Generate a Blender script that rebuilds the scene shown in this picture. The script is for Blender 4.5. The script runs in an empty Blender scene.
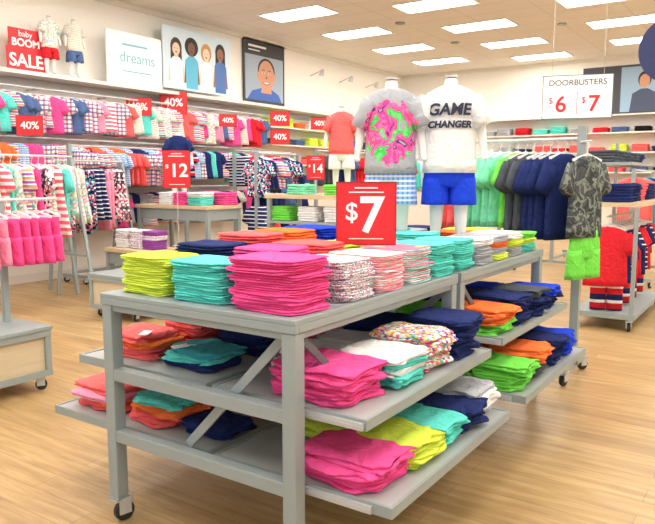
import bpy, math, random
from mathutils import Vector, Matrix, noise
random.seed(7)
SC=bpy.context.scene; COL=SC.collection
R=random.uniform; PI=math.pi
try:
    SC.view_settings.view_transform='Standard'; SC.view_settings.look='None'
except Exception: pass
# ------------------------------------------------------------ materials
def lin(c):
    o=[]
    for v in c[:3]:
        v=v/255.0
        o.append(v/12.92 if v<=.04045 else ((v+.055)/1.055)**2.4)
    return (o[0],o[1],o[2],1)
MATS={}; TXT={}
def newmat(name):
    m=bpy.data.materials.new(name); m.use_nodes=True
    nt=m.node_tree; b=nt.nodes['Principled BSDF']
    if name.startswith('fabric'): b.inputs['Specular IOR Level'].default_value=.1; b.inputs['Roughness'].default_value=.95
    return m,nt,b
def N(nt,t,**k):
    n=nt.nodes.new(t)
    for a,v in k.items():
        if a in n.inputs.keys(): n.inputs[a].default_value=v
        else: setattr(n,a,v)
    return n
def wrinkle(nt,b,tc,s1=42,s2=13,st=.75):
    a=N(nt,'ShaderNodeTexNoise'); a.inputs['Scale'].default_value=s1; a.inputs['Detail'].default_value=3
    c=N(nt,'ShaderNodeTexNoise'); c.inputs['Scale'].default_value=s2; c.inputs['Detail'].default_value=4; c.inputs['Distortion'].default_value=1.2
    for x in(a,c): nt.links.new(tc.outputs['Object'],x.inputs['Vector'])
    ad=N(nt,'ShaderNodeMath',operation='MULTIPLY_ADD'); ad.inputs[1].default_value=.25; nt.links.new(a.outputs['Fac'],ad.inputs[0]); nt.links.new(c.outputs['Fac'],ad.inputs[2])
    bp=N(nt,'ShaderNodeBump'); bp.inputs['Strength'].default_value=st; bp.inputs['Distance'].default_value=.03
    nt.links.new(ad.outputs[0],bp.inputs['Height']); nt.links.new(bp.outputs[0],b.inputs['Normal'])
def plain(name,c,rough=.5,metal=0,bump=0,var=.0,scale=20):
    if name in MATS: return MATS[name]
    m,nt,b=newmat(name); b.inputs['Roughness'].default_value=rough; b.inputs['Metallic'].default_value=metal
    tc=N(nt,'ShaderNodeTexCoord'); no=N(nt,'ShaderNodeTexNoise'); no.inputs['Scale'].default_value=scale; no.inputs['Detail'].default_value=3
    nt.links.new(tc.outputs['Object'],no.inputs['Vector'])
    mx=N(nt,'ShaderNodeMixRGB'); L=lin(c); d=1-var-.04
    mx.inputs[1].default_value=(L[0]*d,L[1]*d,L[2]*d,1); mx.inputs[2].default_value=L
    nt.links.new(no.outputs['Fac'],mx.inputs[0]); nt.links.new(mx.outputs[0],b.inputs['Base Color'])
    if name.startswith('fabric'): wrinkle(nt,b,tc)
    elif bump:
        bp=N(nt,'ShaderNodeBump'); bp.inputs['Strength'].default_value=bump; bp.inputs['Distance'].default_value=.01
        nt.links.new(no.outputs['Fac'],bp.inputs['Height']); nt.links.new(bp.outputs[0],b.inputs['Normal'])
    MATS[name]=m; return m
def fab(name,c,txt=None):
    m=plain('fabric_'+name,c,.95,0,.35,.1,38); TXT[m.name]=txt or name.replace('_',' '); return m
def ramp(nt,cols):
    r=N(nt,'ShaderNodeValToRGB'); r.color_ramp.interpolation='CONSTANT'; e=r.color_ramp.elements
    n=len(cols)
    e[0].position=0; e[0].color=lin(cols[0]); e[1].position=1.0/n; e[1].color=lin(cols[1])
    for i in range(2,n):
        x=e.new(i/n); x.color=lin(cols[i])
    return r
def stripes(name,cols,period,axis,txt):
    m,nt,b=newmat('fabric_'+name)
    tc=N(nt,'ShaderNodeTexCoord'); sx=N(nt,'ShaderNodeSeparateXYZ'); nt.links.new(tc.outputs['Object'],sx.inputs[0])
    a=N(nt,'ShaderNodeMath',operation='MULTIPLY'); a.inputs[1].default_value=1.0/period
    nt.links.new(sx.outputs[axis],a.inputs[0])
    f=N(nt,'ShaderNodeMath',operation='FRACT'); nt.links.new(a.outputs[0],f.inputs[0])
    r=ramp(nt,cols); nt.links.new(f.outputs[0],r.inputs[0]); nt.links.new(r.outputs[0],b.inputs['Base Color']); wrinkle(nt,b,tc)
    TXT[m.name]=txt; return m
def plaid(name,c0,c1,c2,period,txt):
    m,nt,b=newmat('fabric_'+name)
    tc=N(nt,'ShaderNodeTexCoord'); sx=N(nt,'ShaderNodeSeparateXYZ'); nt.links.new(tc.outputs['Object'],sx.inputs[0])
    prev=None
    for ax,cc in (('X',c1),('Z',c2)):
        a=N(nt,'ShaderNodeMath',operation='MULTIPLY'); a.inputs[1].default_value=1.0/period; nt.links.new(sx.outputs[ax],a.inputs[0])
        f=N(nt,'ShaderNodeMath',operation='FRACT'); nt.links.new(a.outputs[0],f.inputs[0])
        g=N(nt,'ShaderNodeMath',operation='GREATER_THAN'); g.inputs[1].default_value=.6; nt.links.new(f.outputs[0],g.inputs[0])
        h=N(nt,'ShaderNodeMath',operation='MULTIPLY'); h.inputs[1].default_value=.75; nt.links.new(g.outputs[0],h.inputs[0])
        mx=N(nt,'ShaderNodeMixRGB'); nt.links.new(h.outputs[0],mx.inputs[0]); mx.inputs[2].default_value=lin(cc)
        if prev: nt.links.new(prev.outputs[0],mx.inputs[1])
        else: mx.inputs[1].default_value=lin(c0)
        prev=mx
    nt.links.new(prev.outputs[0],b.inputs['Base Color']); TXT[m.name]=txt; return m
def blobs(name,cols,scale,txt,kind='V',mask=None,base=None):
    m,nt,b=newmat('fabric_'+name)
    tc=N(nt,'ShaderNodeTexCoord')
    if kind=='V':
        v=N(nt,'ShaderNodeTexVoronoi'); v.inputs['Scale'].default_value=scale; nt.links.new(tc.outputs['Object'],v.inputs['Vector'])
        s=N(nt,'ShaderNodeSeparateColor'); nt.links.new(v.outputs['Color'],s.inputs[0]); src=s.outputs[0]
    else:
        v=N(nt,'ShaderNodeTexNoise'); v.inputs['Scale'].default_value=scale; v.inputs['Distortion'].default_value=.8; nt.links.new(tc.outputs['Object'],v.inputs['Vector'])
        mr=N(nt,'ShaderNodeMapRange'); mr.inputs[1].default_value=.28; mr.inputs[2].default_value=.72; nt.links.new(v.outputs['Fac'],mr.inputs[0]); src=mr.outputs[0]
    r=ramp(nt,cols); nt.links.new(src,r.inputs[0]); out=r.outputs[0]
    if mask:
        sx=N(nt,'ShaderNodeSeparateXYZ'); nt.links.new(tc.outputs['Object'],sx.inputs[0])
        # soft, irregular elliptical print area on the chest
        mp=N(nt,'ShaderNodeMapping'); mp.inputs['Location'].default_value=(0,0,-(mask[1]+mask[2])/2/((mask[2]-mask[1])/2)); mp.inputs['Scale'].default_value=(1/mask[0],0,2/(mask[2]-mask[1]))
        nt.links.new(tc.outputs['Object'],mp.inputs[0])
        ln=N(nt,'ShaderNodeVectorMath',operation='LENGTH'); nt.links.new(mp.outputs[0],ln.inputs[0])
        n2=N(nt,'ShaderNodeTexNoise'); n2.inputs['Scale'].default_value=22; nt.links.new(tc.outputs['Object'],n2.inputs['Vector'])
        ad=N(nt,'ShaderNodeMath',operation='MULTIPLY_ADD'); ad.inputs[1].default_value=.9; nt.links.new(n2.outputs['Fac'],ad.inputs[0]); nt.links.new(ln.outputs['Value'],ad.inputs[2])
        mu=N(nt,'ShaderNodeMath',operation='LESS_THAN'); mu.inputs[1].default_value=1.5; nt.links.new(ad.outputs[0],mu.inputs[0])
        mx=N(nt,'ShaderNodeMixRGB'); nt.links.new(mu.outputs[0],mx.inputs[0]); mx.inputs[1].default_value=lin(base); nt.links.new(out,mx.inputs[2]); out=mx.outputs[0]
    nt.links.new(out,b.inputs['Base Color']); wrinkle(nt,b,tc)
    TXT[m.name]=txt; return m
def emis(name,c,s):
    m,nt,b=newmat(name); b.inputs['Base Color'].default_value=lin(c); b.inputs['Emission Color'].default_value=lin(c); b.inputs['Emission Strength'].default_value=s; return m
W=(245,245,245)
PINK=fab('hot_pink',(252,90,162)); CORAL=fab('coral',(254,112,112)); LIME=fab('lime_yellow',(224,244,88)); AQUA=fab('aqua',(104,228,216))
NAVY=fab('navy_blue',(40,52,106)); ROYAL=fab('royal_blue',(38,74,225)); ORANGE=fab('orange',(255,126,66)); GREEN=fab('bright_green',(126,230,90))
GRAY=fab('light_gray',(184,188,196)); WHITE=fab('white',(244,244,246)); LPINK=fab('pale_pink',(252,160,190)); PURPLE=fab('purple',(150,80,160))
MINT=fab('mint_green',(134,232,190)); CHAR=fab('charcoal',(82,88,98)); RED=fab('red',(225,48,60)); TEAL=fab('teal',(70,165,175)); BLACK=fab('black',(35,35,40)); DENIM=fab('denim_blue',(90,116,164))
SPECK=blobs('speckle',[W,(235,235,235),(130,120,180),W,(255,150,180),W,(110,120,150),W],170,'white speckled')
FLOR=blobs('floral',[(250,90,150),W,(90,210,200),(250,225,90),W,(120,90,170),(255,140,90),W],75,'multicolor floral print')
FLORN=blobs('floral_navy',[(40,46,98),(250,110,140),(40,46,98),(90,200,210),(240,240,240),(40,46,98)],50,'navy floral print')
PSTR=stripes('pink_stripe',[W,(250,130,175),W,(255,160,140)],.016,'Z','pink and white striped')
PST2=stripes('coral_stripe',[W,(250,110,130)],.06,'Z','coral and white striped')
MSTR=stripes('multi_stripe',[W,(120,215,205),W,(250,130,160),(200,225,110),W],.03,'Z','multicolor striped')
NSTR=stripes('navy_stripe',[(42,50,98),W,(42,50,98),(42,50,98)],.05,'Z','navy and white striped')
RSTR=stripes('red_stripe',[(220,45,55),(220,45,55),W,(38,46,98),(38,46,98)],.13,'Z','red, white and navy striped')
VSTR=stripes('vivid_stripe',[(250,90,150),W,(255,150,70),(90,210,200),W,(130,90,180)],.07,'Z','vivid striped')
PLD=plaid('plaid_red',W,(220,70,80),(60,80,150),.06,'red and blue plaid')
PLB=plaid('plaid_blue',(140,190,235),(80,130,215),W,.028,'blue plaid')
CAMO=blobs('camo',[(80,84,86),(62,68,72),(88,92,92),(130,140,132),(70,76,78),(84,88,90)],13,'dark gray graphic print','N')
AZT=blobs('dark_print',[(60,60,70),W,(90,90,100),(250,120,150),W],45,'dark geometric print')
LPRT=blobs('light_print',[W,(250,170,190),W,(150,220,215),(245,230,170)],50,'light pastel print')
HG=(172,177,185)
PALM=blobs('palm',[HG,HG,(110,60,130),(235,80,160),(250,120,185),(250,90,165),(70,205,105),(110,230,120),HG,HG],10,'gray graphic','N',(.15,.545,.885),HG)
METAL=plain('gray_metal',(152,164,166),.45,.1,0,.03)
METALD=plain('dark_metal',(100,108,114),.5,.2)
STEEL=plain('zinc_steel',(196,199,200),.4,.25)
SHELFM=plain('tray_gray',(172,178,178),.45,.1)
RUB=plain('black_rubber',(35,36,38),.6)
MANQ=plain('mannequin_white',(238,238,236),.35)
WHITEP=plain('white_plastic',(240,240,238),.35)
TAN=plain('tan_laminate',(212,190,155),.5,0,0,.06,6)
SIGNR=plain('sign_red',(214,32,42),.45)
SIGNW=plain('sign_white',(250,250,250),.5)
SIGND=plain('sign_darkred',(150,25,35),.5)
def woodmat(name,c1,c2,vec=(1,14,14)):
    m,nt,b=newmat(name); b.inputs['Roughness'].default_value=.5
    tc=N(nt,'ShaderNodeTexCoord'); mp=N(nt,'ShaderNodeMapping'); mp.inputs['Scale'].default_value=vec
    nt.links.new(tc.outputs['Object'],mp.inputs[0]); no=N(nt,'ShaderNodeTexNoise'); no.inputs['Scale'].default_value=2.5; no.inputs['Detail'].default_value=6
    nt.links.new(mp.outputs[0],no.inputs['Vector']); mx=N(nt,'ShaderNodeMixRGB'); mx.inputs[1].default_value=lin(c1); mx.inputs[2].default_value=lin(c2)
    nt.links.new(no.outputs['Fac'],mx.inputs[0]); nt.links.new(mx.outputs[0],b.inputs['Base Color']); return m
LWOOD=woodmat('light_oak',(218,204,176),(196,180,146),(14,1,14))
# ------------------------------------------------------------ mesh builder
class MB:
    def __init__(s): s.v=[]; s.f=[]; s.m=[]
    def add(s,vs,fs,mi=0):
        o=len(s.v); s.v+= [tuple(p) for p in vs]
        for f in fs: s.f.append(tuple(i+o for i in f)); s.m.append(mi)
        return s
    def box(s,x0,x1,y0,y1,z0,z1,mi=0):
        vs=[(x,y,z) for z in(z0,z1) for y in(y0,y1) for x in(x0,x1)]
        return s.add(vs,[(0,2,3,1),(4,5,7,6),(0,1,5,4),(2,6,7,3),(0,4,6,2),(1,3,7,5)],mi)
    def bar(s,p,q,w,h,mi=0):
        p=Vector(p);q=Vector(q);d=(q-p).normalized(); up=Vector((0,0,1)) if abs(d.z)<.95 else Vector((0,1,0))
        a=d.cross(up).normalized()*w/2; b=a.normalized().cross(d).normalized()*h/2
        vs=[c+i*a+j*b for c in(p,q) for i,j in((-1,-1),(1,-1),(1,1),(-1,1))]
        return s.add(vs,[(3,2,1,0),(4,5,6,7),(0,1,5,4),(1,2,6,5),(2,3,7,6),(3,0,4,7)],mi)
    def loft(s,rings,mi=0,c0=True,c1=True):
        n=len(rings[0]); vs=[p for r in rings for p in r]; fs=[]
        for i in range(len(rings)-1):
            for j in range(n):
                k=(j+1)%n; fs.append((i*n+j,i*n+k,(i+1)*n+k,(i+1)*n+j))
        if c0: fs.append(tuple(range(n-1,-1,-1)))
        if c1: fs.append(tuple((len(rings)-1)*n+j for j in range(n)))
        return s.add(vs,fs,mi)
    def cyl(s,p,q,r,n=12,mi=0,r2=None):
        p=Vector(p);q=Vector(q);d=(q-p).normalized(); up=Vector((0,0,1)) if abs(d.z)<.9 else Vector((1,0,0))
        a=d.cross(up).normalized(); b=a.cross(d); r2=r if r2 is None else r2
        return s.loft([[c+(a*math.cos(t*2*PI/n)+b*math.sin(t*2*PI/n))*rr for t in range(n)] for c,rr in((p,r),(q,r2))],mi)
    def poly(s,pts,mi=0): return s.add(pts,[tuple(range(len(pts)))],mi)
    def data(s,name,mats,smooth=False):
        me=bpy.data.meshes.new(name); me.from_pydata(s.v,[],s.f); me.update()
        for m in mats: me.materials.append(m)
        me.polygons.foreach_set('material_index',s.m)
        if smooth: me.polygons.foreach_set('use_smooth',[True]*len(s.f))
        return me
def ob(name,data,parent=None,loc=(0,0,0),rot=(0,0,0),label=None,cat=None,group=None,kind=None,bevel=0):
    o=bpy.data.objects.new(name,data); COL.objects.link(o); o.location=loc; o.rotation_euler=rot
    if parent: o.parent=parent
    if label: o['label']=label
    if cat: o['category']=cat
    if group: o['group']=group
    if kind: o['kind']=kind
    if bevel:
        b=o.modifiers.new('bevel','BEVEL'); b.width=bevel; b.segments=2; b.limit_method='ANGLE'
    return o
def thing(name,label,cat,loc=(0,0,0),rot=(0,0,0),group=None): return ob(name,None,None,loc,rot,label,cat,group)
def part(name,mb,mat,parent,loc=(0,0,0),rot=(0,0,0),smooth=False,bevel=0,label=None):
    return ob(name,mb.data(name,mat if isinstance(mat,list) else [mat],smooth),parent,loc,rot,label,bevel=bevel)
def setmat(o,m):
    s=o.material_slots[0]; s.link='OBJECT'; s.material=m
def textmesh(s,size,ext=.002,off=0.0,shear=0,align='CENTER'):
    cu=bpy.data.curves.new('t','FONT'); cu.body=s; cu.size=size; cu.extrude=ext; cu.offset=off; cu.shear=shear; cu.align_x=align; cu.align_y='CENTER'
    o=bpy.data.objects.new('t',cu); COL.objects.link(o); dg=bpy.context.evaluated_depsgraph_get(); dg.update()
    me=bpy.data.meshes.new_from_object(o.evaluated_get(dg)); bpy.data.objects.remove(o); return me
def text(name,s,size,mat,parent,loc,rot=(PI/2,0,0),off=0.0,shear=0,label=None):
    me=textmesh(s,size,.002,off,shear); me.materials.clear(); me.materials.append(mat)
    return ob(name,me,parent,loc,rot,label)
# ------------------------------------------------------------ room
H=4.27; XW=-9.0; YB=17.0; XR=4.5; Y0=-3.5
def struct(name,mb,mat): return ob(name,mb.data(name,[mat]),kind='structure')
def floormat():
    m,nt,b=newmat('wood_floor'); b.inputs['Roughness'].default_value=.34
    tc=N(nt,'ShaderNodeTexCoord'); br=N(nt,'ShaderNodeTexBrick'); br.inputs['Scale'].default_value=1; br.offset=.37
    br.inputs['Brick Width'].default_value=1.25; br.inputs['Row Height'].default_value=.15; br.inputs['Mortar Size'].default_value=.0015; br.inputs['Bias'].default_value=0
    br.inputs['Color1'].default_value=lin((196,166,118)); br.inputs['Color2'].default_value=lin((176,146,100)); br.inputs['Mortar'].default_value=lin((146,118,80))
    nt.links.new(tc.outputs['Object'],br.inputs['Vector'])
    mp=N(nt,'ShaderNodeMapping'); mp.inputs['Scale'].default_value=(1.0,11,1); nt.links.new(tc.outputs['Object'],mp.inputs[0])
    no=N(nt,'ShaderNodeTexNoise'); no.inputs['Scale'].default_value=2.0; no.inputs['Detail'].default_value=8; no.inputs['Roughness'].default_value=.65; no.inputs['Distortion'].default_value=.5; nt.links.new(mp.outputs[0],no.inputs['Vector'])
    r=N(nt,'ShaderNodeValToRGB'); e=r.color_ramp.elements; e[0].position=.36; e[0].color=(.64,.59,.52,1); e[1].position=.62; e[1].color=(1,1,1,1)
    nt.links.new(no.outputs['Fac'],r.inputs[0]); mx=N(nt,'ShaderNodeMixRGB',blend_type='MULTIPLY'); mx.inputs[0].default_value=.85
    nt.links.new(br.outputs['Color'],mx.inputs[1]); nt.links.new(r.outputs[0],mx.inputs[2]); nt.links.new(mx.outputs[0],b.inputs['Base Color']); return m
struct('floor',MB().box(XW-.1,XR,Y0,YB+.1,-.1,0),floormat())
def ceilmat():
    m,nt,b=newmat('ceiling_tile'); b.inputs['Roughness'].default_value=.9
    tc=N(nt,'ShaderNodeTexCoord'); br=N(nt,'ShaderNodeTexBrick'); br.offset=0; br.inputs['Scale'].default_value=1
    br.inputs['Brick Width'].default_value=1.2; br.inputs['Row Height'].default_value=.6; br.inputs['Mortar Size'].default_value=.012
    br.inputs['Color1'].default_value=lin((236,230,220)); br.inputs['Color2'].default_value=lin((233,227,216)); br.inputs['Mortar'].default_value=lin((220,212,200))
    nt.links.new(tc.outputs['Object'],br.inputs['Vector']); nt.links.new(br.outputs['Color'],b.inputs['Base Color']); return m
struct('ceiling',MB().box(XW-.1,XR,Y0,YB+.1,H,H+.1),ceilmat())
WALLM=plain('wall_paint',(247,244,236),.8,0,.03,.02)
struct('wall_left',MB().box(XW-.1,XW,Y0,YB+.1,0,H),WALLM)
struct('wall_back',MB().box(XW,XR,YB,YB+.1,0,H),WALLM)
struct('wall_right',MB().box(XR,XR+.1,Y0,YB+.1,0,H),WALLM)
TRIM=plain('trim_white',(236,232,222),.5)
struct('baseboard_left',MB().box(XW,XW+.02,Y0,YB,0,.12),TRIM)
struct('baseboard_back',MB().box(XW+.02,XR,YB-.02,YB,0,.12),TRIM)
struct('trim_1',MB().box(XW,XW+.05,Y0,YB,H-.08,H),TRIM)
struct('trim_2',MB().box(XW+.05,XR,YB-.05,YB,H-.08,H),TRIM)
# ------------------------------------------------------------ ceiling lights
LE=emis('light_diffuser',(255,251,244),15)
fr=MB(); a,b_=.6,.3
for x0,x1,y0,y1 in((-a-.03,-a,-b_-.03,b_+.03),(a,a+.03,-b_-.03,b_+.03),(-a,a,-b_-.03,-b_),(-a,a,b_,b_+.03)): fr.box(x0,x1,y0,y1,-.02,0)
frd=fr.data('frame',[WHITEP]); dfd=MB().box(-a,a,-b_,b_,-.012,0).data('diffuser',[LE])
for cx,sy in((-7.1,9.6),(-4.9,10.3),(-2.6,11.4),(-.3,10.6),(2.0,11.2)):
    k=-6
    while sy+k*1.9<16.6:
        y=sy+k*1.9; k+=1
        if y<-1.5: continue
        e=thing('ceiling_light','recessed rectangular fluorescent ceiling light panel, switched on','ceiling light',(cx,y,H-.001),group='recessed ceiling lights')
        ob('frame',frd,e); ob('diffuser',dfd,e)
for x,y in((-6,11.2),(-3.6,12.9),(-5.9,13.4),(-3.2,9.6),(-1.6,12.2)):
    e=thing('ceiling_speaker','small round white ceiling speaker','ceiling speaker',(x,y,H-.001),group='round ceiling speakers')
    part('grille',MB().cyl((0,0,-.02),(0,0,0),.09,20),METAL,e)
# ------------------------------------------------------------ folded garments
def folded_mesh(name,a,b,h,amp,seed,nz=.0,pinch=.014):
    rnd=random.Random(seed); n=44; mb=MB(); rings=[]
    ph=[rnd.uniform(0,6) for _ in range(6)]
    def per(t):
        c,s=math.cos(t),math.sin(t); e=.34
        return (a*math.copysign(abs(c)**e,c), b*math.copysign(abs(s)**e,s))
    prof=[(.5,.06),(.02,.0),(.004,.1),(0,.22),(.003,.38),(pinch,.5),(.002,.62),(0,.78),(.006,.9),(.022,1),(.045,1.02),(.5,1.0)]
    off=Vector((seed*3.1,seed*1.7,0))
    for k,(ins,zz) in enumerate(prof):
        r=[]
        for j in range(n):
            t=2*PI*j/n; x,y=per(t)
            if ins==.5: x*=.5;y*=.5
            else:
                l=math.hypot(x,y); f=1-(ins+amp*(.5+.5*math.sin(3*t+ph[0]+(1.2 if zz>.5 else 0))*math.sin(5*t+ph[1]+zz*2)))/l; x*=f;y*=f
            z=zz*h
            v=noise.noise_vector(Vector((x*14,y*14,zz*1.5))+off)
            x+=v.x*nz; y+=v.y*nz; z+=v.z*nz*.45*(1 if 2<=k<=8 else .8)
            if 3<=k<=7: z+=amp*.3*math.sin(4*t+ph[2])*(1-abs(2*zz-1))
            r.append((x,y,z))
        rings.append(r)
    mb.loft(rings); me=mb.data(name,[None],True); return me
FS=[folded_mesh('folded_shirt',.148,.122,.0185,.007,i,.009,.019) for i in range(8)]
FT=[folded_mesh('folded_shirt',.148,.122,.027,.008,i+10,.01,.018) for i in range(5)]
FM=[folded_mesh('folded_shorts',.155,.13,.03,.018,i+20,.026,.02) for i in range(8)]
FB=[folded_mesh('folded_sweater',.15,.15,.06,.008,i+40,.01,.02) for i in range(4)]
def stack(cx,cy,z,n,mats,meshes,th,group,where,jit=.008,yaw=0,sc=1.0,name='folded_shirt',drift=(0,0),yj=7):
    for i in range(n):
        m=mats[i*len(mats)//n] if isinstance(mats,(list,tuple)) else mats
        w='folded '+name.split('_')[1]
        o=ob(name,random.choice(meshes),None,(cx+R(-jit,jit)+drift[0]*i,cy+R(-jit,jit)+drift[1]*i,z+i*th),(0,0,yaw+R(-jit,jit)*yj+(PI if random.random()<.5 else 0)),
             '%s %s on %s'%(TXT[m.name],w,where),'folded clothes',group)
        s=sc*R(.95,1.03); o.scale=(s,sc*R(.96,1.02),1); setmat(o,m)
# ------------------------------------------------------------ casters
def caster(parent,x,y,z,r=.045):
    e=ob('caster',None,parent,(x,y,z),(0,0,R(-.6,.6)))
    part('wheel',MB().cyl((-.014,0.02,r),(.014,0.02,r),r,18),RUB,e,bevel=.004)
    f=MB().box(-.024,-.018,-.01,.045,r*.8,2*r+.012).box(.018,.024,-.01,.045,r*.8,2*r+.012).box(-.03,.03,-.03,.05,2*r+.01,2*r+.02)
    part('fork',f,STEEL,e)
# ------------------------------------------------------------ main tables
TX0,TX1=-2.37,-1.345; ZT=1.02
def table(y0,y1,trays,label):
    e=thing('display_table',label,'display table',(TX0,y0,0))
    w=TX1-TX0; l=y1-y0; L=.058
    part('tabletop',MB().box(.0,w,0,l,ZT-.018,ZT).box(0,w,0,.025,ZT-.048,ZT-.018).box(0,w,l-.025,l,ZT-.048,ZT-.018).box(0,.02,.025,l-.025,ZT-.048,ZT-.018).box(w-.02,w,.025,l-.025,ZT-.048,ZT-.018),METAL,e,bevel=.003)
    for x in(0.004,w-L-.004):
        for y in(.004,l-.062):
            part('leg',MB().box(x,x+L,y,y+L,.12,ZT-.049).box(x-.004,x+L+.004,y-.004,y+L+.004,.108,.12),METAL,e,bevel=.004)
            caster(e,x+L/2,y+L/2,0)
    for y in(.008,l-.058):
        for z in(.645,.375):
            part('end_rail',MB().box(L,w-L,y,y+.05,z,z+.052),METAL,e,bevel=.003)
        part('top_rail',MB().box(L,w-L,y+.005,y+.045,.945,.97),METAL,e,bevel=.003)
    for x in(.012,w-.052):
        part('side_rail',MB().box(x,x+.04,L,l-L,.945,.97),METAL,e,bevel=.003)
    part('brace',MB().bar((w-.1,.075,.94),(w*.42,.075,.43),.012,.036),METAL,e)
    part('brace',MB().bar((w-.03,.09,.93),(w-.03,.42,.66),.012,.028),METALD,e)
    for (x0,x1,z,ty0,ty1) in trays:
        x0-=TX0;x1-=TX0;ty0-=y0;ty1-=y0
        t=ob('tray',None,e,(0,0,0))
        part('tray_panel',MB().box(x0+.012,x1-.012,ty0+.012,ty1-.012,z-.015,z),SHELFM,t)
        rim=MB().box(x0+.012,x1-.012,ty0,ty0+.012,z-.035,z+.004).box(x0+.012,x1-.012,ty1-.012,ty1,z-.035,z+.004).box(x0,x0+.012,ty0,ty1,z-.035,z+.004).box(x1-.012,x1,ty0,ty1,z-.035,z+.004)
        part('tray_rim',rim,METAL,t)
        for yy in(ty0-.014,ty1+.001):
            part('slide_runner',MB().box(max(x0,.07),min(x1-.01,w+.25),yy,yy+.013,z-.032,z-.006).box(max(x0,.07),min(x1-.01,w+.25),yy-.003,yy,z-.021,z-.017),STEEL,t)
    return e
ZU,ZL=.685,.40
table(1.79,3.16,[(-1.83,-1.12,ZU,1.89,3.05),(-2.67,-1.86,ZU,1.89,3.05),(-1.83,-1.02,ZL,1.89,3.05),(-2.88,-1.86,ZL,1.89,3.05)],'gray metal frame display table with pull-out trays on casters')
table(3.2,4.6,[(-1.83,-1.15,ZU,3.29,4.5),(-2.6,-1.86,ZU,3.29,4.5),(-1.83,-1.02,ZL,3.29,4.5),(-2.6,-1.86,ZL,3.29,4.5)],'gray metal frame display table standing behind a matching table')
G='folded shirts stacked on the table tops'
w='gray metal display table'
def st(x,y,n,m,thin=True,**k):
    stack(x,y,ZT+.001,n,m,FS if thin else FT,.0175 if thin else .0265,G,w,**k)
st(-2.18,1.97,9,LIME); st(-1.87,1.96,9,AQUA); st(-1.54,1.96,11,PINK,sc=1.08,jit=.014)
col1=[(9,SPECK),(9,PSTR),(9,MSTR),(9,AQUA),(9,AQUA),(8,[GRAY,GRAY,WHITE]),(8,[LIME,GRAY,ORANGE,GRAY]),(8,[GRAY,LIME,WHITE]),(7,[AQUA,LIME,GREEN])]
for i,(n,m) in enumerate(col1): st(-1.51,2.265+i*.268,n,m)
col2=[PINK,CORAL,LIME,SPECK,None,AQUA,None,ORANGE,LIME]; col3=[NAVY,CORAL,ORANGE,ROYAL,LIME,AQUA,AQUA,GRAY,NAVY]
for i,m in enumerate(col2):
    if m: st(-1.83,2.265+i*.268,[7,7,6,6,0,6,0,5,5][i],m,False)
for i,m in enumerate(col3): st(-2.17,2.265+i*.268,[7,8,8,8,7,6,6,5,5][i],m,False)
# trays
G2='folded shorts piled on the pull-out trays'
def tr(x,y,z,n,m,**k): stack(x,y,z+.003,n,m,FM,.0255,G2,'a gray pull-out tray',jit=.02,name='folded_shorts',yaw=k.get('yaw',0),sc=k.get('sc',1.0),drift=k.get('drift',(.006,0)),yj=9)
# right upper
tr(-1.40,2.07,ZU,5,PINK,sc=1.2); tr(-1.34,2.33,ZU,5,[AQUA,AQUA,WHITE,AQUA,WHITE],sc=1.05); tr(-1.66,2.36,ZU,3,[WHITE,CORAL,WHITE]); tr(-1.34,2.6,ZU,6,FLOR,sc=1.05); tr(-1.66,2.62,ZU,3,[WHITE]); tr(-1.34,2.88,ZU,7,NAVY,sc=1.1); tr(-1.66,2.88,ZU,5,NAVY)
tr(-1.34,3.45,ZU,5,[GREEN,GREEN,ORANGE,ORANGE,ORANGE],sc=1.08); tr(-1.34,3.73,ZU,6,NAVY,sc=1.05); tr(-1.34,4.02,ZU,6,[NAVY,NAVY,CHAR],sc=1.05); tr(-1.34,4.3,ZU,5,[NAVY,ROYAL],sc=1.05)
for i,m in enumerate((GREEN,NAVY,NAVY,ROYAL)): tr(-1.67,3.45+i*.28,ZU,4,m)
# right lower
tr(-1.29,2.06,ZL,4,PINK,sc=1.2); tr(-1.25,2.31,ZL,4,LIME,sc=1.1); tr(-1.57,2.35,ZL,3,LIME); tr(-1.23,2.53,ZL,4,AQUA); tr(-1.23,2.74,ZL,4,NAVY,sc=1.05); tr(-1.24,2.93,ZL,5,[GRAY,WHITE,GRAY],sc=.95)
tr(-1.23,3.46,ZL,5,GREEN,sc=1.08); tr(-1.23,3.73,ZL,6,[CHAR,ORANGE],sc=1.05); tr(-1.23,4.02,ZL,6,NAVY,sc=1.05); tr(-1.23,4.3,ZL,5,ROYAL,sc=1.05)
for i,m in enumerate((NAVY,GRAY)): tr(-1.57,2.68+i*.26,ZL,4,m)
for i,m in enumerate((GREEN,ORANGE,NAVY,NAVY)): tr(-1.58,3.46+i*.28,ZL,4,m)
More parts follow.
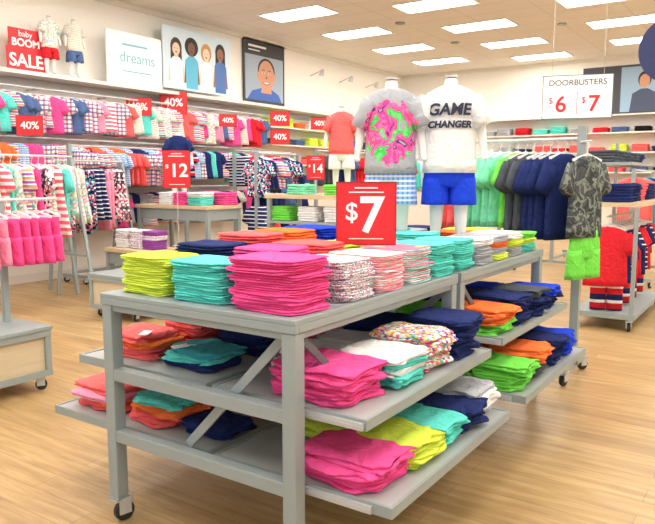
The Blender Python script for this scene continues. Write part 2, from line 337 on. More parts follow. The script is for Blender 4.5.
# left
tr(-2.42,2.1,ZU,4,[CORAL,CORAL,ORANGE,CORAL],drift=(-.008,0)); tr(-2.08,2.1,ZU,3,[NAVY,AQUA,TEAL]); tr(-2.42,2.4,ZU,6,[CORAL]); tr(-2.42,2.75,ZU,6,[DENIM]); tr(-2.08,2.45,ZU,4,[NAVY]); tr(-2.08,2.8,ZU,4,[PINK])
tr(-2.66,2.08,ZL,4,[CORAL,ORANGE,LPINK,CORAL],sc=1.1,drift=(-.006,0)); tr(-2.3,2.1,ZL,4,[CORAL,ORANGE,AQUA]); tr(-2.0,2.1,ZL,2,NAVY,sc=.9); tr(-2.62,2.45,ZL,5,PINK); tr(-2.2,2.5,ZL,4,CORAL); tr(-2.62,2.8,ZL,5,NAVY)
for x,y,z,yw in((-2.36,2.02,ZU+.118,.5),(-2.12,2.0,ZU+.095,-.4),(-2.6,2.02,ZL+.118,.3)):
    e=thing('price_tag','small white paper price tag on folded shorts','price tag',(x,y,z),(0.05,.05,yw),'paper price tags')
    part('card',MB().box(-.02,.02,-.035,.035,0,.002),SIGNW,e); part('string',MB().cyl((0,.03,.001),(.01,.07,-.004),.001,5),SIGNW,e)
# ------------------------------------------------------------ garments
def ell(cx,cy,z,hw,hd,n=18,wa=0,wk=5,ph=0):
    r=[]
    for j in range(n):
        t=2*PI*j/n; c,s=math.cos(t),math.sin(t)
        r.append((cx+hw*c, cy+(hd*s)+wa*math.sin(wk*c*2+ph)*(1 if abs(s)>.05 else .3), z))
    return r
def sleeve(mb,x0,z0,x1,z1,r0,r1,hd,mi=0,cy=0):
    d=Vector((x1-x0,0,z1-z0)).normalized(); u=Vector((d.z,0,-d.x)); n=12; rings=[]
    for k in range(4):
        f=k/3; c=Vector((x0,cy,z0)).lerp(Vector((x1,cy,z1)),f); r=r0+(r1-r0)*f
        rings.append([c+u*r*math.cos(2*PI*j/n)+Vector((0,1,0))*hd*(.8+.2*f)*math.sin(2*PI*j/n) for j in range(n)])
    mb.loft(rings,mi)
def tee(w,h,hd=.03,sl=True,flare=1.0,wa=.008,ph=0,top=0,sdx=.1,sdz=.13,r=(.07,.06)):
    mb=MB(); rings=[]
    for k,(z,f,d) in enumerate([(0,.16,.6),(-.015,.28,.8),(-.04,.43,1),(-.10,.46,1.1),(-.18,.455,1.1)]): rings.append(ell(0,0,top+z,w*f,hd*d,ph=ph))
    for k in range(1,7):
        f=k/6; z=-.18-(h-.18)*f
        rings.append(ell(0,0,top+z,w*(.455+.045*f)*(1+(flare-1)*f),hd*(1.1+.3*f),wa=wa*f,wk=5,ph=ph))
    mb.loft(rings)
    if sl:
        for s in(-1,1): sleeve(mb,s*w*.36,top-.075,s*(w*.45+sdx),top-.06-sdz,r[0],r[1],hd*1.05)
    return mb
def pants(w,h,hip=.16,hd=.04,ph=0,top=0,flare=1,spread=0.0):
    mb=MB(); q=w/4
    mb.loft([ell(0,0,top,w*.42,hd,ph=ph),ell(0,0,top-.02,w*.44,hd,ph=ph),ell(0,0,top-hip*.6,w*.48,hd*1.1,wa=.003,ph=ph),ell(0,0,top-hip,w*.49,hd*1.05,wa=.003,ph=ph),ell(0,0,top-hip-.02,w*.40,hd*.7)])
    for s in(-1,1):
        rr=[]
        for k in range(6):
            f=k/5; z=top-hip*.75-(h-hip*.75)*f
            rr.append(ell(s*(q+spread*f),0,z,q*.98*(1+(flare-1)*f),hd*(1+.1*f),n=14,wa=.004*f,wk=3,ph=ph+s))
        mb.loft(rr)
    return mb
def nm(mb,name): return mb.data(name,[None],True)
HZ=-.06
TEES=[nm(tee(.36,.50,ph=i*1.7,top=HZ,sdx=.05,sdz=.16),'tee') for i in range(3)]
TANK=[nm(tee(.30,.46,sl=False,flare=1.15,ph=i*2.1,top=HZ),'tank') for i in range(2)]
DRESS=[nm(tee(.30,.62,sl=False,flare=1.6,wa=.016,ph=i*1.3,top=HZ),'dress') for i in range(2)]
SHORT=[nm(pants(.30,.30,ph=i*1.3,top=HZ-.03,flare=1.2,hd=.03),'shorts') for i in range(2)]
PANTS=[nm(pants(.27,.70,ph=i*1.3,top=HZ-.03,hd=.03),'pants') for i in range(2)]
hb=MB()
pts=[(0.012,0,-.0),(.018,0,.012),(0.006,0,.024),(-.008,0,.02),(-.008,0,.01)]
for p,q in zip([(0,0,-.05),(0,0,-.015)]+pts,[(0,0,-.015)]+pts): hb.cyl(p,q,.0025,6)
for s in(-1,1): hb.bar((0,0,-.048),(s*.15,0,-.085),.008,.012)
hb.bar((-.15,0,-.088),(.15,0,-.088),.006,.008)
HANG=hb.data('hanger',[WHITEP])
KIND={'tee':(TEES,'hanging_shirt','shirt'),'tank':(TANK,'hanging_tank_top','tank top'),'dress':(DRESS,'hanging_dress','dress'),'shorts':(SHORT,'hanging_shorts','shorts'),'pants':(PANTS,'hanging_pants','pants')}
def garment(kind,m,loc,yaw,where,group,sc=1.0,hanger=False):
    ms,name,cat=KIND[kind]
    z=loc[2]-.026*sc
    o=ob(name,random.choice(ms),None,(loc[0],loc[1],z),(0,0,yaw),'%s %s hanging on %s'%(TXT[m.name],cat,where),cat,group); o.scale=(sc,sc,sc); setmat(o,m)
    if hanger: ob('hanger',HANG,o)
    return o
def rack(x,y,l,axis,z,style='T',casters=True,label='gray metal clothing rack full of hanging clothes',group=None,spread=.3):
    e=thing('clothing_rack',label,'clothing rack',(x,y,0),(0,0,0 if axis=='Y' else -PI/2))
    part('rail',MB().cyl((0,-.02,z),(0,l+.02,z),.013,10),STEEL,e)
    for yy in(0,l):
        if style=='A':
            for s in(-1,1): part('leg',MB().bar((s*.02,yy,z-.02),(s*spread,yy,.02),.035,.035),METAL,e)
            part('cross_bar',MB().box(-spread*.62,spread*.62,yy-.015,yy+.015,.55,.58),METAL,e)
        else:
            part('upright',MB().box(-.025,.025,yy-.025,yy+.025,.1,z+.02),METAL,e)
            part('foot',MB().box(-spread,spread,yy-.03,yy+.03,.09,.13),METAL,e)
            caster(e,-spread+.03,yy,0,.04); caster(e,spread-.03,yy,0,.04)
    if style!='A': part('base_rail',MB().box(-.02,.02,.03,l-.03,.14,.18),METAL,e)
    return e
def hangrow(x,y0,y1,z,pitch,kinds,mats,where,group,axis='Y',yaw=0,sc=1.0,hanger=False,run=3):
    n=int((y1-y0)/pitch); k=kinds[0]; m=mats[0]; mi=0
    for i in range(n+1):
        if i%run==0: m=mats[mi%len(mats)]; k=kinds[mi%len(kinds)]; mi+=1
        t=y0+i*pitch
        garment(k,m,(x,t,z) if axis=='Y' else (t,x,z),yaw+R(-.12,.12),where,group,sc*R(.95,1.03),hanger)
def cabinet(x0,x1,y0,y1,z1=.46,label='low oak-panelled display cabinet with gray metal frame on casters'):
    e=thing('display_cabinet',label,'cabinet',(x0,y0,0)); w=x1-x0; l=y1-y0
    part('body',MB().box(.02,w-.02,.02,l-.02,.12,z1-.03),LWOOD,e)
    f=MB()
    for x in(0,w-.045):
        for y in(0,l-.045): f.box(x,x+.045,y,y+.045,.1,z1-.03)
    for z in(.1,z1-.075):
        f.box(0,w,-.003,.012,z,z+.045).box(0,w,l-.012,l+.003,z,z+.045).box(-.003,.012,0,l,z,z+.045).box(w-.012,w+.003,0,l,z,z+.045)
    part('frame',f,METAL,e,bevel=.002)
    part('top',MB().box(-.01,w+.01,-.01,l+.01,z1-.03,z1),METAL,e,bevel=.004)
    for x in(.06,w-.06):
        for y in(.08,l-.08): caster(e,x,y,0,.04)
    return e
cabinet(-5.0,-4.27,1.4,2.8)
cabinet(-6.2,-5.5,4.55,5.3,.48,'small oak-panelled cabinet on casters beside a metal table')
e=thing('clothing_rack','gray metal rail rack rising over a low cabinet','clothing rack',(-4.65,1.9,.46))
part('rail',MB().cyl((0,0,.88),(0,1.25,.88),.013,10),STEEL,e)
for yy in(.1,.8): part('upright',MB().box(-.02,.02,yy-.02,yy+.02,.0,.87),METAL,e)
hangrow(-4.65,1.95,2.4,1.34,.09,['shorts'],[PSTR,WHITE],'a cabinet rail','pink shorts on the cabinet rail',hanger=True,sc=1.05)
hangrow(-4.65,2.5,3.06,1.34,.08,['shorts'],[LPINK,PINK,PINK],'a cabinet rail','pink shorts on the cabinet rail',hanger=True,sc=1.12,run=3)
# B
rack(-7.2,3.6,1.5,'Y',1.75,'A',label='a-frame clothing rack hung with patterned tops',spread=.38)
hangrow(-7.2,3.65,5.04,1.75,.085,['tee','tank','dress'],[LPRT,VSTR,FLOR,PINK,AZT,MSTR,PST2,AQUA],'an a-frame rack','patterned tops on the a-frame rack',sc=1.3,run=1,hanger=True)
# C
rack(-7.75,5.3,1.0,'Y',1.72,'A',label='a-frame clothing rack hung with printed pants',spread=.3)
hangrow(-7.75,5.33,6.25,1.72,.08,['pants','dress'],[AZT,LPRT,FLORN,NSTR,LPINK],'an a-frame rack','printed pants on the a-frame rack',sc=1.15,run=2)
rack(-8.35,5.9,2.2,'Y',1.95,label='tall clothing rack hung with plaid shirts',spread=.25)
hangrow(-8.35,6.0,8.0,1.95,.1,['tee'],[PLD,VSTR,PLB,CORAL],'a tall rack','plaid shirts on the tall rack')
# D
rack(-6.3,7.5,1.0,'Y',1.85,label='clothing rack hung with navy and printed tops',spread=.25)
hangrow(-6.3,7.52,8.45,1.85,.08,['tee','dress'],[FLORN,NAVY,VSTR,DENIM],'a gray rack','navy tops on the gray rack',sc=1.1,run=2)
hangrow(-6.3,7.52,8.45,1.2,.1,['tee','dress'],[NSTR,CORAL,NAVY],'a gray rack','navy tops on the gray rack',sc=1.1,run=2)
rack(-7.7,8.6,1.6,'Y',1.95,label='clothing rack hung with striped clothes')
hangrow(-7.7,8.65,10.1,1.95,.1,['tee'],[NSTR,RSTR,NAVY,WHITE],'a gray rack','striped tops on the rear rack',run=2)
rack(-6.6,9.4,1.8,'Y',1.95,label='clothing rack hung with dark clothes')
hangrow(-6.6,9.45,11.1,1.95,.12,['tee'],[CHAR,NAVY,DENIM,RED,CHAR],'a gray rack','dark tops on the rear rack')
rack(-5.2,9.6,1.8,'Y',1.85,label='clothing rack hung with bright clothes')
hangrow(-5.2,9.65,11.3,1.85,.12,['tee','tank'],[CORAL,AQUA,WHITE,LPINK],'a gray rack','bright tops on the rear rack')
rack(-3.9,9.0,1.8,'Y',1.8,label='clothing rack hung with mixed clothes')
hangrow(-3.9,9.05,10.7,1.8,.12,['tee','tank'],[NAVY,GRAY,RED,WHITE],'a gray rack','mixed tops on the rear rack')
# ------------------------------------------------------------ nesting tables / shelving units
def nest(x0,x1,y0,y1,z1,label,shelves=(),top=TAN):
    e=thing('display_shelf' if shelves else 'nesting_table',label,'shelf' if shelves else 'table',(x0,y0,0)); w=x1-x0;l=y1-y0
    part('tabletop',MB().box(0,w,0,l,z1-.05,z1),top,e,bevel=.004)
    for x in(0.02,w-.07):
        for y in(.02,l-.07): part('leg',MB().box(x,x+.05,y,y+.05,.0,z1-.05),METAL,e)
    for z in shelves: part('shelf',MB().box(.0,w,.0,l,z-.03,z),METAL,e,bevel=.002)
    if not shelves: part('apron',MB().box(.03,w-.03,.03,l-.03,z1-.2,z1-.051),METAL,e)
    return e
nest(-7.85,-6.4,6.6,7.3,1.12,'tan topped display table stacked with folded clothes')
nest(-7.3,-6.45,5.6,6.15,.6,'low tan topped nesting table with folded clothes')
gn='folded clothes on the tan tables'
for x,y,m in((-7.3,6.8,WHITE),(-7.0,6.8,PINK),(-6.7,6.78,AQUA),(-6.55,7.1,PINK),(-6.9,7.12,LPINK)): stack(x,y,1.121,3,[m,WHITE] if random.random()<.3 else m,FB,.058,gn,'a tan display table',name='folded_sweater')
for x,y,m in((-7.12,5.85,WHITE),(-6.85,5.85,SPECK),(-6.6,5.85,PURPLE)): stack(x,y,.601,4,[m,SPECK,m],FB,.058,gn,'a low tan table',name='folded_sweater',sc=.85)
nest(-5.3,-4.15,6.45,7.15,1.3,'tan topped shelf unit with folded clothes and shoes',(.98,.66,.34))
for x,y,m,n in((-4.85,6.62,MINT,2),(-4.32,6.62,GREEN,2),(-5.1,6.9,CHAR,2)): stack(x,y,1.301,n,m,FB,.058,gn,'a tan shelf unit',name='folded_sweater')
for z in(.34,.66,.98):
    for i,x in enumerate((-5.12,-4.72,-4.34)): stack(x,6.65,z+.001,3,random.choice([GRAY,CORAL,GREEN,NAVY,WHITE,RED]),FB,.058,gn,'a tan shelf unit',name='folded_sweater')
def shoe(x,y,z,yaw,m,mm):
    e=thing('shoe','small %s child shoe on a tan topped shelf unit'%TXT[m.name],'shoe',(x,y,z),(0,0,yaw),'shoes on the shelf unit')
    rr=[]
    for yy,hw,hh in((-.08,.02,.02),(-.07,.032,.035),(-.03,.035,.045),(.02,.028,.06),(.06,.03,.065),(.075,.022,.05)):
        rr.append([(hw*math.cos(t*PI/6),yy,.012+max(0,hh*math.sin(t*PI/6)) ) for t in range(12)])
    part('upper',MB().loft(rr),m,e,smooth=True)
    part('sole',MB().loft([[(hw*1.1*c,yy+.08*s*1.05,zz) for c,s,yy,hw in [(math.cos(t*PI/8),math.sin(t*PI/8),0,.034) for t in range(16)]] for zz in(0,.014)]),mm,e)
for i in range(3): shoe(-5.22+i*.085,6.56,1.301,PI+.1,BLACK if i<2 else DENIM,WHITEP)
# ------------------------------------------------------------ mannequins
def mannequin(x,y,z,yaw,sc,top,bottom,label):
    e=thing('mannequin',label,'mannequin',(x,y,z),(0,0,yaw)); e.scale=(sc,sc,sc)
    V=[];E=[];RD=[]
    def a(p,r,pr=None):
        V.append(p); RD.append(r if isinstance(r,tuple) else (r,r))
        if pr is not None: E.append((pr,len(V)-1))
        return len(V)-1
    pel=a((0,0,.56),(.105,.08)); wa=a((0,0,.70),(.095,.07),pel); ch=a((0,-.005,.84),(.115,.08),wa); nb=a((0,0,.965),(.055,.05),ch); a((0,0,1.0),.04,nb); 
    a((0,0,1.035),.038,nb+1)
    for s in(-1,1):
        sh=a((s*.12,0,.92),.043,ch); el=a((s*.175,.01,.76),.033,sh); wr=a((s*.195,-.02,.60),.022,el); hd=a((s*.20,-.03,.555),.022,wr)
        hp=a((s*.062,0,.50),.068,pel); kn=a((s*.07,0,.29),.045,hp); cf=a((s*.072,.012,.2),.04,kn); an=a((s*.075,.01,.06),.026,cf); a((s*.08,-.07,.028),.022,an)
        for i,(dx,dy,l) in enumerate(((0,-.022,.05),(0.002,-.008,.058),(0.002,.006,.054),(0,.02,.042))):
            f=a((s*(.20+dx),-.03+dy*.8,.548),.007); g=a((s*(.202+dx),-.03+dy,.548-l*.5),.0065,f); a((s*(.197+dx),-.036+dy,.548-l),.005,g)
        f=a((s*.193,-.045,.56),.008); g=a((s*.183,-.062,.545),.007,f); a((s*.178,-.066,.525),.006,g)
    me=bpy.data.meshes.new('body'); me.from_pydata(V,E,[]); me.materials.append(MANQ)
    b=ob('body',me,e); b.modifiers.new('skin','SKIN'); 
    sv=me.skin_vertices[0].data
    for i,r in enumerate(RD): sv[i].radius=r
    sv[0].use_root=True
    b.modifiers['skin'].use_smooth_shade=True
    s2=b.modifiers.new('sub','SUBSURF'); s2.levels=2; s2.render_levels=2
    part('neck_cap',MB().cyl((0,0,1.033),(0,0,1.045),.036,20),STEEL,e)
    part('base_plate',MB().cyl((0,.03,0),(0,.03,.008),.13,28),STEEL,e)
    tm=tee(.315,.50,.092,top=.985,wa=.004,sdx=.045,sdz=.17,r=(.064,.054))
    t=part('shirt',tm,top,e,smooth=True)
    if bottom: part('shorts',pants(.31,.26,hd=.1,top=.56,hip=.14,flare=1.12),bottom,e,smooth=True)
    return e
yc=math.radians(26)
m1=mannequin(-2.06,3.74,ZT,yc,1.04,PALM,PLB,'headless white child mannequin in graphic shirt and blue plaid shorts')
m2=mannequin(-1.745,3.92,ZT,yc,1.05,WHITE,ROYAL,'headless white child mannequin in white lettered tee and blue shorts')
def shirt_text(par,s,size,x,z,mat,off=.0):
    me=textmesh(s,size,.0015,off,.15); me.materials.clear(); me.materials.append(mat)
    for v in me.vertices:
        X=v.co.x+x; Z=v.co.y+z; 
        hw,hd=.315*.47,.092*1.2
        Y=-hd*math.sqrt(max(.05,1-(X/hw)**2))-.006-v.co.z
        v.co=(X,Y,Z)
    ob('shirt_lettering',me,par,label='dark slanted shirt lettering')
LET=plain('lettering_navy',(45,50,75),.8)
shirt_text(m2,'GAME',.090,-.012,.84,LET,.003); shirt_text(m2,'CHANGER',.052,-.008,.757,LET,.0025)
mannequin(-7.4,7.05,1.12,math.radians(45),1.0,NAVY,CORAL,'headless child mannequin in navy shirt on a tan table')
mannequin(-4.5,6.95,1.3,math.radians(30),1.0,CORAL,WHITE,'headless child mannequin in coral top on a shelf unit')
mannequin(-8.75,5.95,2.93,PI/2,.78,LPRT,RED,'small headless mannequin in pastel print top on a ledge')
mannequin(-8.75,6.35,2.93,PI/2,.8,MSTR,DENIM,'small headless mannequin in striped top on a ledge')
# ------------------------------------------------------------ price signs
def sign(x,y,z0,w,h,yaw,txt,size,stem=0,label=None,mat=SIGNR,lines=True,group=None,tmat=None):
    e=thing('price_sign',label or 'red sign card reading %s in white'%txt,'sign',(x,y,z0-stem),(0,0,yaw),group)
    part('panel',MB().box(-w/2,w/2,0,.008,stem,stem+h),mat,e)
    part('frame',MB().box(-w/2-.006,w/2+.006,-.002,.01,stem-.006,stem).box(-w/2-.006,w/2+.006,-.002,.01,stem+h,stem+h+.006).box(-w/2-.006,-w/2,-.002,.01,stem,stem+h).box(w/2,w/2+.006,-.002,.01,stem,stem+h),METAL if mat is not SIGNR else SIGND,e)
    if stem>0:
        part('stem',MB().cyl((0,.004,.006),(0,.004,stem-.006),.006,8),STEEL,e); part('base',MB().box(-.07,.07,-.05,.06,0,.006),STEEL,e)
    tm=tmat or SIGNW
    if txt.startswith('$'):
        two=len(txt)>2
        text('dollar_symbol','$',size*(.36 if two else .5),tm,e,(-w*(.36 if two else .25),-.003,stem+h*(.56 if two else .52)),off=.001); text('price_lettering',txt[1:],size,tm,e,(w*(.08 if two else .09),-.003,stem+h*.45),off=size*.02)
    elif txt: text('price_lettering',txt,size,tm,e,(0,-.003,stem+h*.5),off=size*.015)
    if lines:
        for a,b,c,d in((-.2,.2,.91,.93),(-.3,.3,.84,.86),(-.3,.3,.08,.092)): part('small_print',MB().box(w*a,w*b,-.003,0,stem+h*c,stem+h*d),tm,e)
    return e
sign(-1.66,2.78,1.185,.275,.29,math.radians(30),'$7',.24,.164)
sign(-6.65,6.3,1.37,.34,.48,math.radians(44),'$12',.24,.769,label='red sign card reading $12 on a steel stand')
sign(-4.58,6.52,1.48,.2,.27,math.radians(34),'$14',.14,.178,label='red sign card reading $14 on a shelf unit')
for (u,v,d,wd,h,t) in ((143,109,11,.38,.27,'40%'),(177,105,11.6,.44,.36,'40%'),(35,127,9,.32,.25,'40%'),(230,122,12,.3,.2,'40%'),(281,120,11.5,.32,.24,'40%'),(281,138,11.5,.32,.24,'40%'),(320,125,12,.3,.2,'40%')):
    aa=(u-327.5)/677; X=d*(.828*aa-.561); Y=d*(.561*aa+.828); z=1.5+d*(177.7-v)*.00148
    sign(X,Y,z-h/2,wd,h,math.radians(50),t,min(wd*.42,h*.6),0,label='small red promotional sign card above the clothing racks',lines=False,group='red promotional cards')
# ------------------------------------------------------------ tee rack (X axis)
e=thing('clothing_rack','tall gray metal rack hung with bright tee shirts','clothing rack',(-2.3,5.15,0))
part('rail',MB().cyl((0,0,1.78),(1.04,0,1.78),.013,10),STEEL,e)
for x in(0,1.04):
    part('upright',MB().box(x-.03,x+.03,-.02,.03,.1,1.87),METAL,e); part('foot',MB().box(x-.03,x+.03,-.3,.3,.09,.13),METAL,e)
    caster(e,x,-.26,0,.045); caster(e,x,.26,0,.045)
part('base_rail',MB().box(0,1.04,-.02,.02,.14,.19),METAL,e)
part('face_out_arm',MB().cyl((1.04,-.03,1.755),(1.14,-.13,1.755),.008,8),STEEL,e)
for X,m,s in((-2.26,CORAL,1.15),(-2.2,CORAL,1.15),(-2.14,CORAL,1.15),(-2.08,CORAL,1.12),(-2.01,MINT,1.12),(-1.94,MINT,1.12),(-1.87,MINT,1.12),(-1.80,MINT,1.12),(-1.73,GREEN,1.12),(-1.67,CHAR,1.2),(-1.61,CHAR,1.2),(-1.54,NAVY,1.25),(-1.485,NAVY,1.25),(-1.43,NAVY,1.25),(-1.375,NAVY,1.25)):
    garment('tee',m,(X,5.15,1.78),math.radians(66)+R(-.09,.09),'a tall gray rack','tee shirts on the tall rack',s,True)
garment('tee',CAMO,(-1.19,5.03,1.75),math.radians(70),'a tall rack end','outfit on the rack end',1.15,True)
garment('shorts',GREEN,(-1.185,5.03,1.26),math.radians(66),'a tall rack end','outfit on the rack end',1.15,True)
# ------------------------------------------------------------ right gondola
e=thing('display_shelf','gray gondola shelf with hanging and folded clothes on casters','shelf',(-1.75,7.0,0))
part('tabletop',MB().box(0,.6,0,1.7,1.22,1.26),TAN,e); part('shelf',MB().box(0,.6,0,1.7,.12,.17),METAL,e); part('shelf',MB().box(.02,.5,0.02,1.68,1.62,1.65),METAL,e)
for y in(.02,1.66):
    for x in(.02,.55): part('upright',MB().box(x,x+.035,y-.018,y+.018,.1,1.22 if x>.3 else 1.9),METAL,e); caster(e,x,y,0,.045)
part('rail',MB().cyl((.3,0.04,1.12),(.3,1.64,1.12),.012,8),STEEL,e)
hangrow(-1.45,7.06,8.6,1.12,.1,['tee','pants','tee','shorts'],[RED,RSTR,NAVY,RED,NSTR,RSTR,RED,NAVY],'a gondola rail','red and navy clothes on the gondola',sc=1.15,run=1,yaw=.35,hanger=True)
for y in(7.2,7.55,7.9,8.25,8.5):
    stack(-1.4,y,1.261,3,random.choice([RED,NAVY,NAVY,CORAL]),FB,.058,'folded clothes on the gondola','a gray gondola shelf',name='folded_sweater')
    stack(-1.55,y,1.651,2,random.choice([CHAR,NAVY,CORAL]),FB,.058,'folded clothes on the gondola','a gray gondola shelf',name='folded_sweater')
rack(-1.75,10.0,1.6,'Y',1.6,label='clothing rack hung with coral and teal clothes')
hangrow(-1.75,10.05,11.5,1.6,.12,['tee','dress'],[CORAL,TEAL,NAVY,AQUA],'a gray rack','coral and teal clothes on the rack',sc=1.2)
rack(-3.2,11.4,1.8,'Y',1.7,label='clothing rack hung with white and navy clothes')
hangrow(-3.2,11.45,13.1,1.7,.13,['tee'],[WHITE,NAVY,CORAL],'a gray rack','white and navy clothes on the rack',sc=1.1)
# ------------------------------------------------------------ left wall fixtures
e=thing('wall_ledge','long cream wall ledge above the hanging clothes','wall ledge',(XW,3,2.88))
part('ledge',MB().box(.001,.42,0,13.5,0,.05),TRIM,e); part('bracket_rail',MB().box(.001,.03,0,13.5,-.12,-.01),STEEL,e)
for k,z in enumerate((2.72,2.05,1.35)):
    e=thing('wall_rail','long steel hanging rail mounted on the wall','wall rail',(XW,3,z),group='wall hanging rails')
    part('rail',MB().cyl((.33,0,0),(.33,7.6,0),.014,8),STEEL,e)
    for i in range(7): part('bracket',MB().box(.001,.33,.3+i*1.2,.33+i*1.2,-.01,.01),STEEL,e)
pal=[[PST2,VSTR,LPRT,CORAL,PINK,PLD,AQUA,DENIM,MSTR,VSTR,PINK,LPINK,RED],[PLD,CORAL,NAVY,RSTR,AQUA,FLOR,PINK,ORANGE,VSTR,PLB],[VSTR,NAVY,LPRT,PINK,GRAY]]
for k,z in enumerate((2.72,2.05,1.35)):
    y=4.3; last=None
    while y<10.5:
        m=random.choice([q for q in pal[k] if q is not last]); last=m; kd=random.choice(['tee','tank','tee','tee','tank'])
        for q in range(random.choice([1,1,2])):
            garment(kd,m,(XW+.33,y,z),PI/2-.55+R(-.25,.2),'a wall rail','clothes on the wall rails',R(.92,1.1),k==0); y+=.08
        y+=.065
for z in(1.35,1.75,2.15,2.5):
    e=thing('wall_shelf','long cream wall shelf holding folded clothes','wall shelf',(XW,10.7,z),group='wall shelves for folded clothes')
    part('shelf',MB().box(.001,.4,0,5.6,0,.025),TRIM,e)
    y=10.9
    while y<16.1:
        stack(XW+.22,y,z+.026,random.choice([2,3]),random.choice([GREEN,CORAL,WHITE,NAVY,ROYAL,LIME,CHAR,DENIM,ORANGE]),FB,.058,'folded clothes on the wall shelves','a cream wall shelf',name='folded_sweater',yaw=PI/2,sc=1.1); y+=R(.38,.5)
# SALE sign
e=thing('sale_sign','red sale sign with white lettering standing on the wall ledge','sign',(XW+.2,5.6,2.93))
part('panel',MB().box(0,.02,-.28,.28,0,.33),SIGNR,e); part('panel',MB().box(0,.02,-.24,.24,.33,.58),SIGNR,e)
text('sale_lettering','SALE',.24,SIGNW,e,(.024,0,.15),(PI/2,0,PI/2),off=.005); text('boom_lettering','BOOM',.14,SIGNW,e,(.024,0,.39),(PI/2,0,PI/2),off=.004); text('baby_lettering','baby',.11,SIGNW,e,(.024,0,.51),(PI/2,0,PI/2))
# posters
def disc(mb,y,z,ry,rz,mi,x,n=24,t0=0,t1=2*PI): mb.poly([(x,y+ry*math.cos(t0+(t1-t0)*k/(n if t1-t0>6.2 else n-1)),z+rz*math.sin(t0+(t1-t0)*k/(n if t1-t0>6.2 else n-1))) for k in range(n)],mi)
def quad(mb,pts,mi,x): mb.poly([(x,a,b) for a,b in pts],mi)
P=lambda n,c: plain('print_'+n,c,.6)
e=thing('text_poster','white wall poster with pale teal lettering','poster',(XW+.25,6.9,2.95))
part('board',MB().box(0,.02,0,1.1,0,.8),SIGNW,e); TL=P('teal',(110,190,200))
text('poster_lettering','dreams',.24,TL,e,(.022,.6,.42),(PI/2,0,PI/2))
part('small_print',MB().box(.021,.022,.3,.8,.6,.63),TL,e); part('small_print',MB().box(.021,.022,.3,.9,.2,.22),TL,e)
e=thing('kids_poster','wall poster showing four children in blue and white outfits','poster',(XW+.25,8.03,3.0))
part('board',MB().box(0,.02,0,1.65,0,1.02),P('sky',(205,224,234)),e)
cols=[(240,195,170),(120,80,60),(245,205,180),(150,100,75)]; hair=[(60,40,35),(30,25,25),(190,140,80),(40,30,30)]; cl=[(235,240,245),(90,180,210),(240,240,245),(70,110,170)]
pm=[P('s%d'%i,c) for i,c in enumerate(cols)]+[P('h%d'%i,c) for i,c in enumerate(hair)]+[P('c%d'%i,c) for i,c in enumerate(cl)]+[P('dark',(40,35,40))]
mb=MB()
for i in range(4):
    y=.3+i*.36; z=.66+.05*(i%2)
    disc(mb,y,z+.03,.13 if i in(0,2,3) else .16,.16,4+i,.0215)
    if i in(0,3): quad(mb,[(y-.13,z-.25),(y+.13,z-.25),(y+.125,z+.03),(y-.125,z+.03)],4+i,.0216)
    quad(mb,[(y-.05,z-.16),(y+.05,z-.16),(y+.04,z-.05),(y-.04,z-.05)],i,.0219)
    disc(mb,y,z,.085,.105,i,.0222)
    quad(mb,[(y-.14,.03),(y+.14,.03),(y+.15,z-.2),(y+.07,z-.13),(y-.07,z-.13),(y-.15,z-.2)],8+i,.022)
    for s in(-1,1): disc(mb,y+s*.033,z+.015,.009,.009,12,.0225,10); quad(mb,[(y+s*.15,z-.2),(y+s*.19,.12),(y+s*.145,.12),(y+s*.12,z-.2)],i,.0218)
    disc(mb,y,z-.04,.03,.02,12,.0225,10,PI,2*PI)
part('picture',mb,pm,e)
e=thing('portrait_poster','dark framed wall poster of a smiling child in blue','poster',(XW+.03,10.3,3.0))
part('board',MB().box(0,.02,0,1.3,0,1.22),P('charcoal',(62,62,66)),e)
mb=MB(); quad(mb,[(.05,.05),(1.25,.05),(1.25,.92),(.05,.92)],0,.0212)
quad(mb,[(.1,.05),(1.2,.05),(1.1,.2),(.85,.30),(.55,.30),(.25,.22)],1,.0216); quad(mb,[(.53,.2),(.87,.2),(.84,.38),(.56,.38)],2,.0217); disc(mb,.7,.64,.27,.25,3,.0218); disc(mb,.7,.55,.25,.30,2,.0222)
for s in(-1,1): disc(mb,.7+s*.26,.53,.04,.075,2,.0221); disc(mb,.7+s*.095,.60,.035,.017,4,.0226); disc(mb,.7+s*.095,.60,.016,.016,5,.023); quad(mb,[(.7+s*.05,.65),(.7+s*.14,.65),(.7+s*.14,.664),(.7+s*.05,.664)],3,.0227)
disc(mb,.7,.51,.03,.026,6,.0226); disc(mb,.7,.42,.105,.055,6,.0226,16,PI,2*PI); disc(mb,.7,.415,.08,.028,4,.023,16,PI,2*PI)
part('picture',mb,[P('bluegray',(160,175,190)),P('shirt_blue',(60,100,180)),P('skin_tan',(205,150,120)),P('hair_dark',(50,38,34)),P('white_p',(245,245,245)),P('eye',(40,30,28)),P('lip',(165,90,80))],e)
for a,b,c,d in((.15,.7,1.07,1.11),(.15,.5,1.0,1.02)): part('caption_bar',MB().box(.021,.022,a,b,c,d),SIGNW,e)
for y in(12.6,13.8,15.0,16.1):
    e=thing('wall_spotlight','small gooseneck steel spotlight above the wall shelves','wall lamp',(XW,y,3.75),group='gooseneck wall spotlights')
    part('arm',MB().cyl((.001,0,0),(.35,0,.1),.012,8),STEEL,e); part('lamp_head',MB().cyl((.35,0,.11),(.3,0,-.02),.03,12,0,.06),STEEL,e)
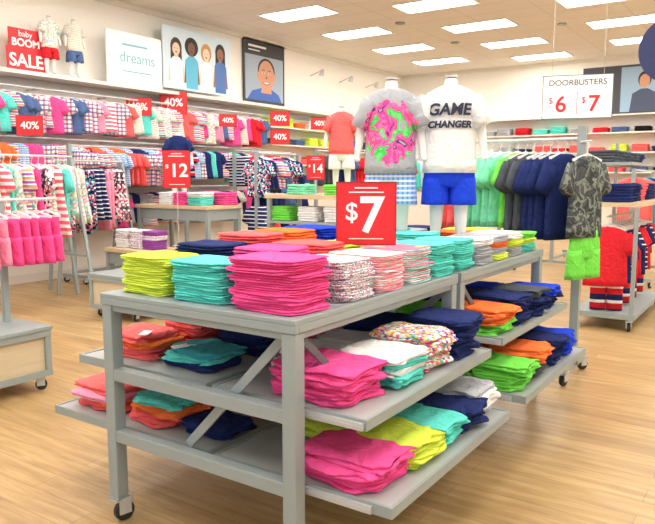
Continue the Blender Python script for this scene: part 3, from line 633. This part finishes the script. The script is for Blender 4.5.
# ------------------------------------------------------------ back wall
for z in(1.15,1.6,2.05,2.5,2.9):
    e=thing('wall_shelf','long white wall shelf along the back of the store','wall shelf',(-6.6,YB,z),group='back wall shelves')
    part('shelf',MB().box(0,6.4,-.4,-.001,0,.03),TRIM,e)
    if z>2.85: continue
    x=-6.4 if z>1.5 else -4.2
    while x<-.9:
        stack(x,YB-.22,z+.031,random.choice([2,3]),random.choice([WHITE,CORAL,NAVY,DENIM,GRAY,AQUA,BLACK,CORAL,RED,ROYAL,LIME]),FB,.058,'folded clothes on the back wall','a white wall shelf',name='folded_sweater',sc=1.2); x+=R(.4,.5)
e=thing('fashion_poster','dark wall poster of a child in dark clothes','poster',(-4.2,YB-.03,2.95))
part('board',MB().box(0,1.9,0,.02,0,1.1),P('charcoal2',(70,72,80)),e)
mb=MB(); Q=lambda pts,mi,y: mb.poly([(a,y,b) for a,b in pts],mi)
Q([(.85,.05),(1.85,.05),(1.85,1.05),(.85,1.05)],0,-.001); Q([(1.05,.05),(1.65,.05),(1.6,.45),(1.42,.55),(1.28,.55),(1.1,.45)],1,-.002)
Q([(1.35+.14*math.cos(t*PI/10),.76+.18*math.sin(t*PI/10)) for t in range(20)],3,-.0025); Q([(1.35+.11*math.cos(t*PI/10),.72+.15*math.sin(t*PI/10)) for t in range(20)],2,-.003)
part('picture',mb,[P('paleblue',(150,180,205)),P('jacket',(70,80,105)),P('skin_tan',(205,150,120)),P('hair_dark',(50,38,34))],e)
# doorbuster hanging sign
e=thing('hanging_sign','white hanging doorbuster sign with red numbers 6 and 7','sign',(-2.62,10.3,2.36),(0,0,math.radians(16)))
part('panel',MB().box(-.47,.47,0,.015,0,.6),SIGNW,e); 
part('frame',MB().box(-.48,.48,-.002,.017,.6,.612).box(-.48,.48,-.002,.017,-.012,0).box(-.482,-.47,-.002,.017,0,.6).box(.47,.482,-.002,.017,0,.6),METALD,e)
for x in(-.35,.35): part('hanging_wire',MB().cyl((x,.007,.61),(x,.007,H-2.36),.003,6),STEEL,e)
text('header_lettering','DOORBUSTERS',.115,P('ink',(70,70,80)),e,(0,-.003,.5),off=.001)
for x,t in((-.22,'6'),(.23,'7')):
    text('price_lettering',t,.32,SIGNR,e,(x,-.003,.19),off=.005); text('dollar_symbol','$',.12,SIGNR,e,(x-.14,-.003,.25))
part('divider',MB().box(-.004,.004,-.002,0,.05,.38),SIGNR,e)
e=thing('hanging_disc_sign','round navy blue sign hanging from the ceiling','sign',(-1.18,8.8,2.95),(0,0,.3))
part('disc',MB().cyl((0,0,0),(0,.03,0),.38,40),P('navy',(35,45,95)),e); part('hanging_wire',MB().cyl((0,.015,.37),(0,.015,H-2.95),.003,6),STEEL,e)
# ------------------------------------------------------------ camera / world
cam=bpy.data.cameras.new('camera'); co=bpy.data.objects.new('camera',cam); COL.objects.link(co)
cam.sensor_width=36; cam.lens=36*677/655; cam.clip_end=100; co.location=(0,0,1.5); co.rotation_euler=(math.radians(90-7.1),0,math.radians(34.1)); SC.camera=co
wd=bpy.data.worlds.new('world'); SC.world=wd; wd.use_nodes=True; bg=wd.node_tree.nodes['Background']; bg.inputs[0].default_value=(.97,.98,1,1); bg.inputs[1].default_value=1.0
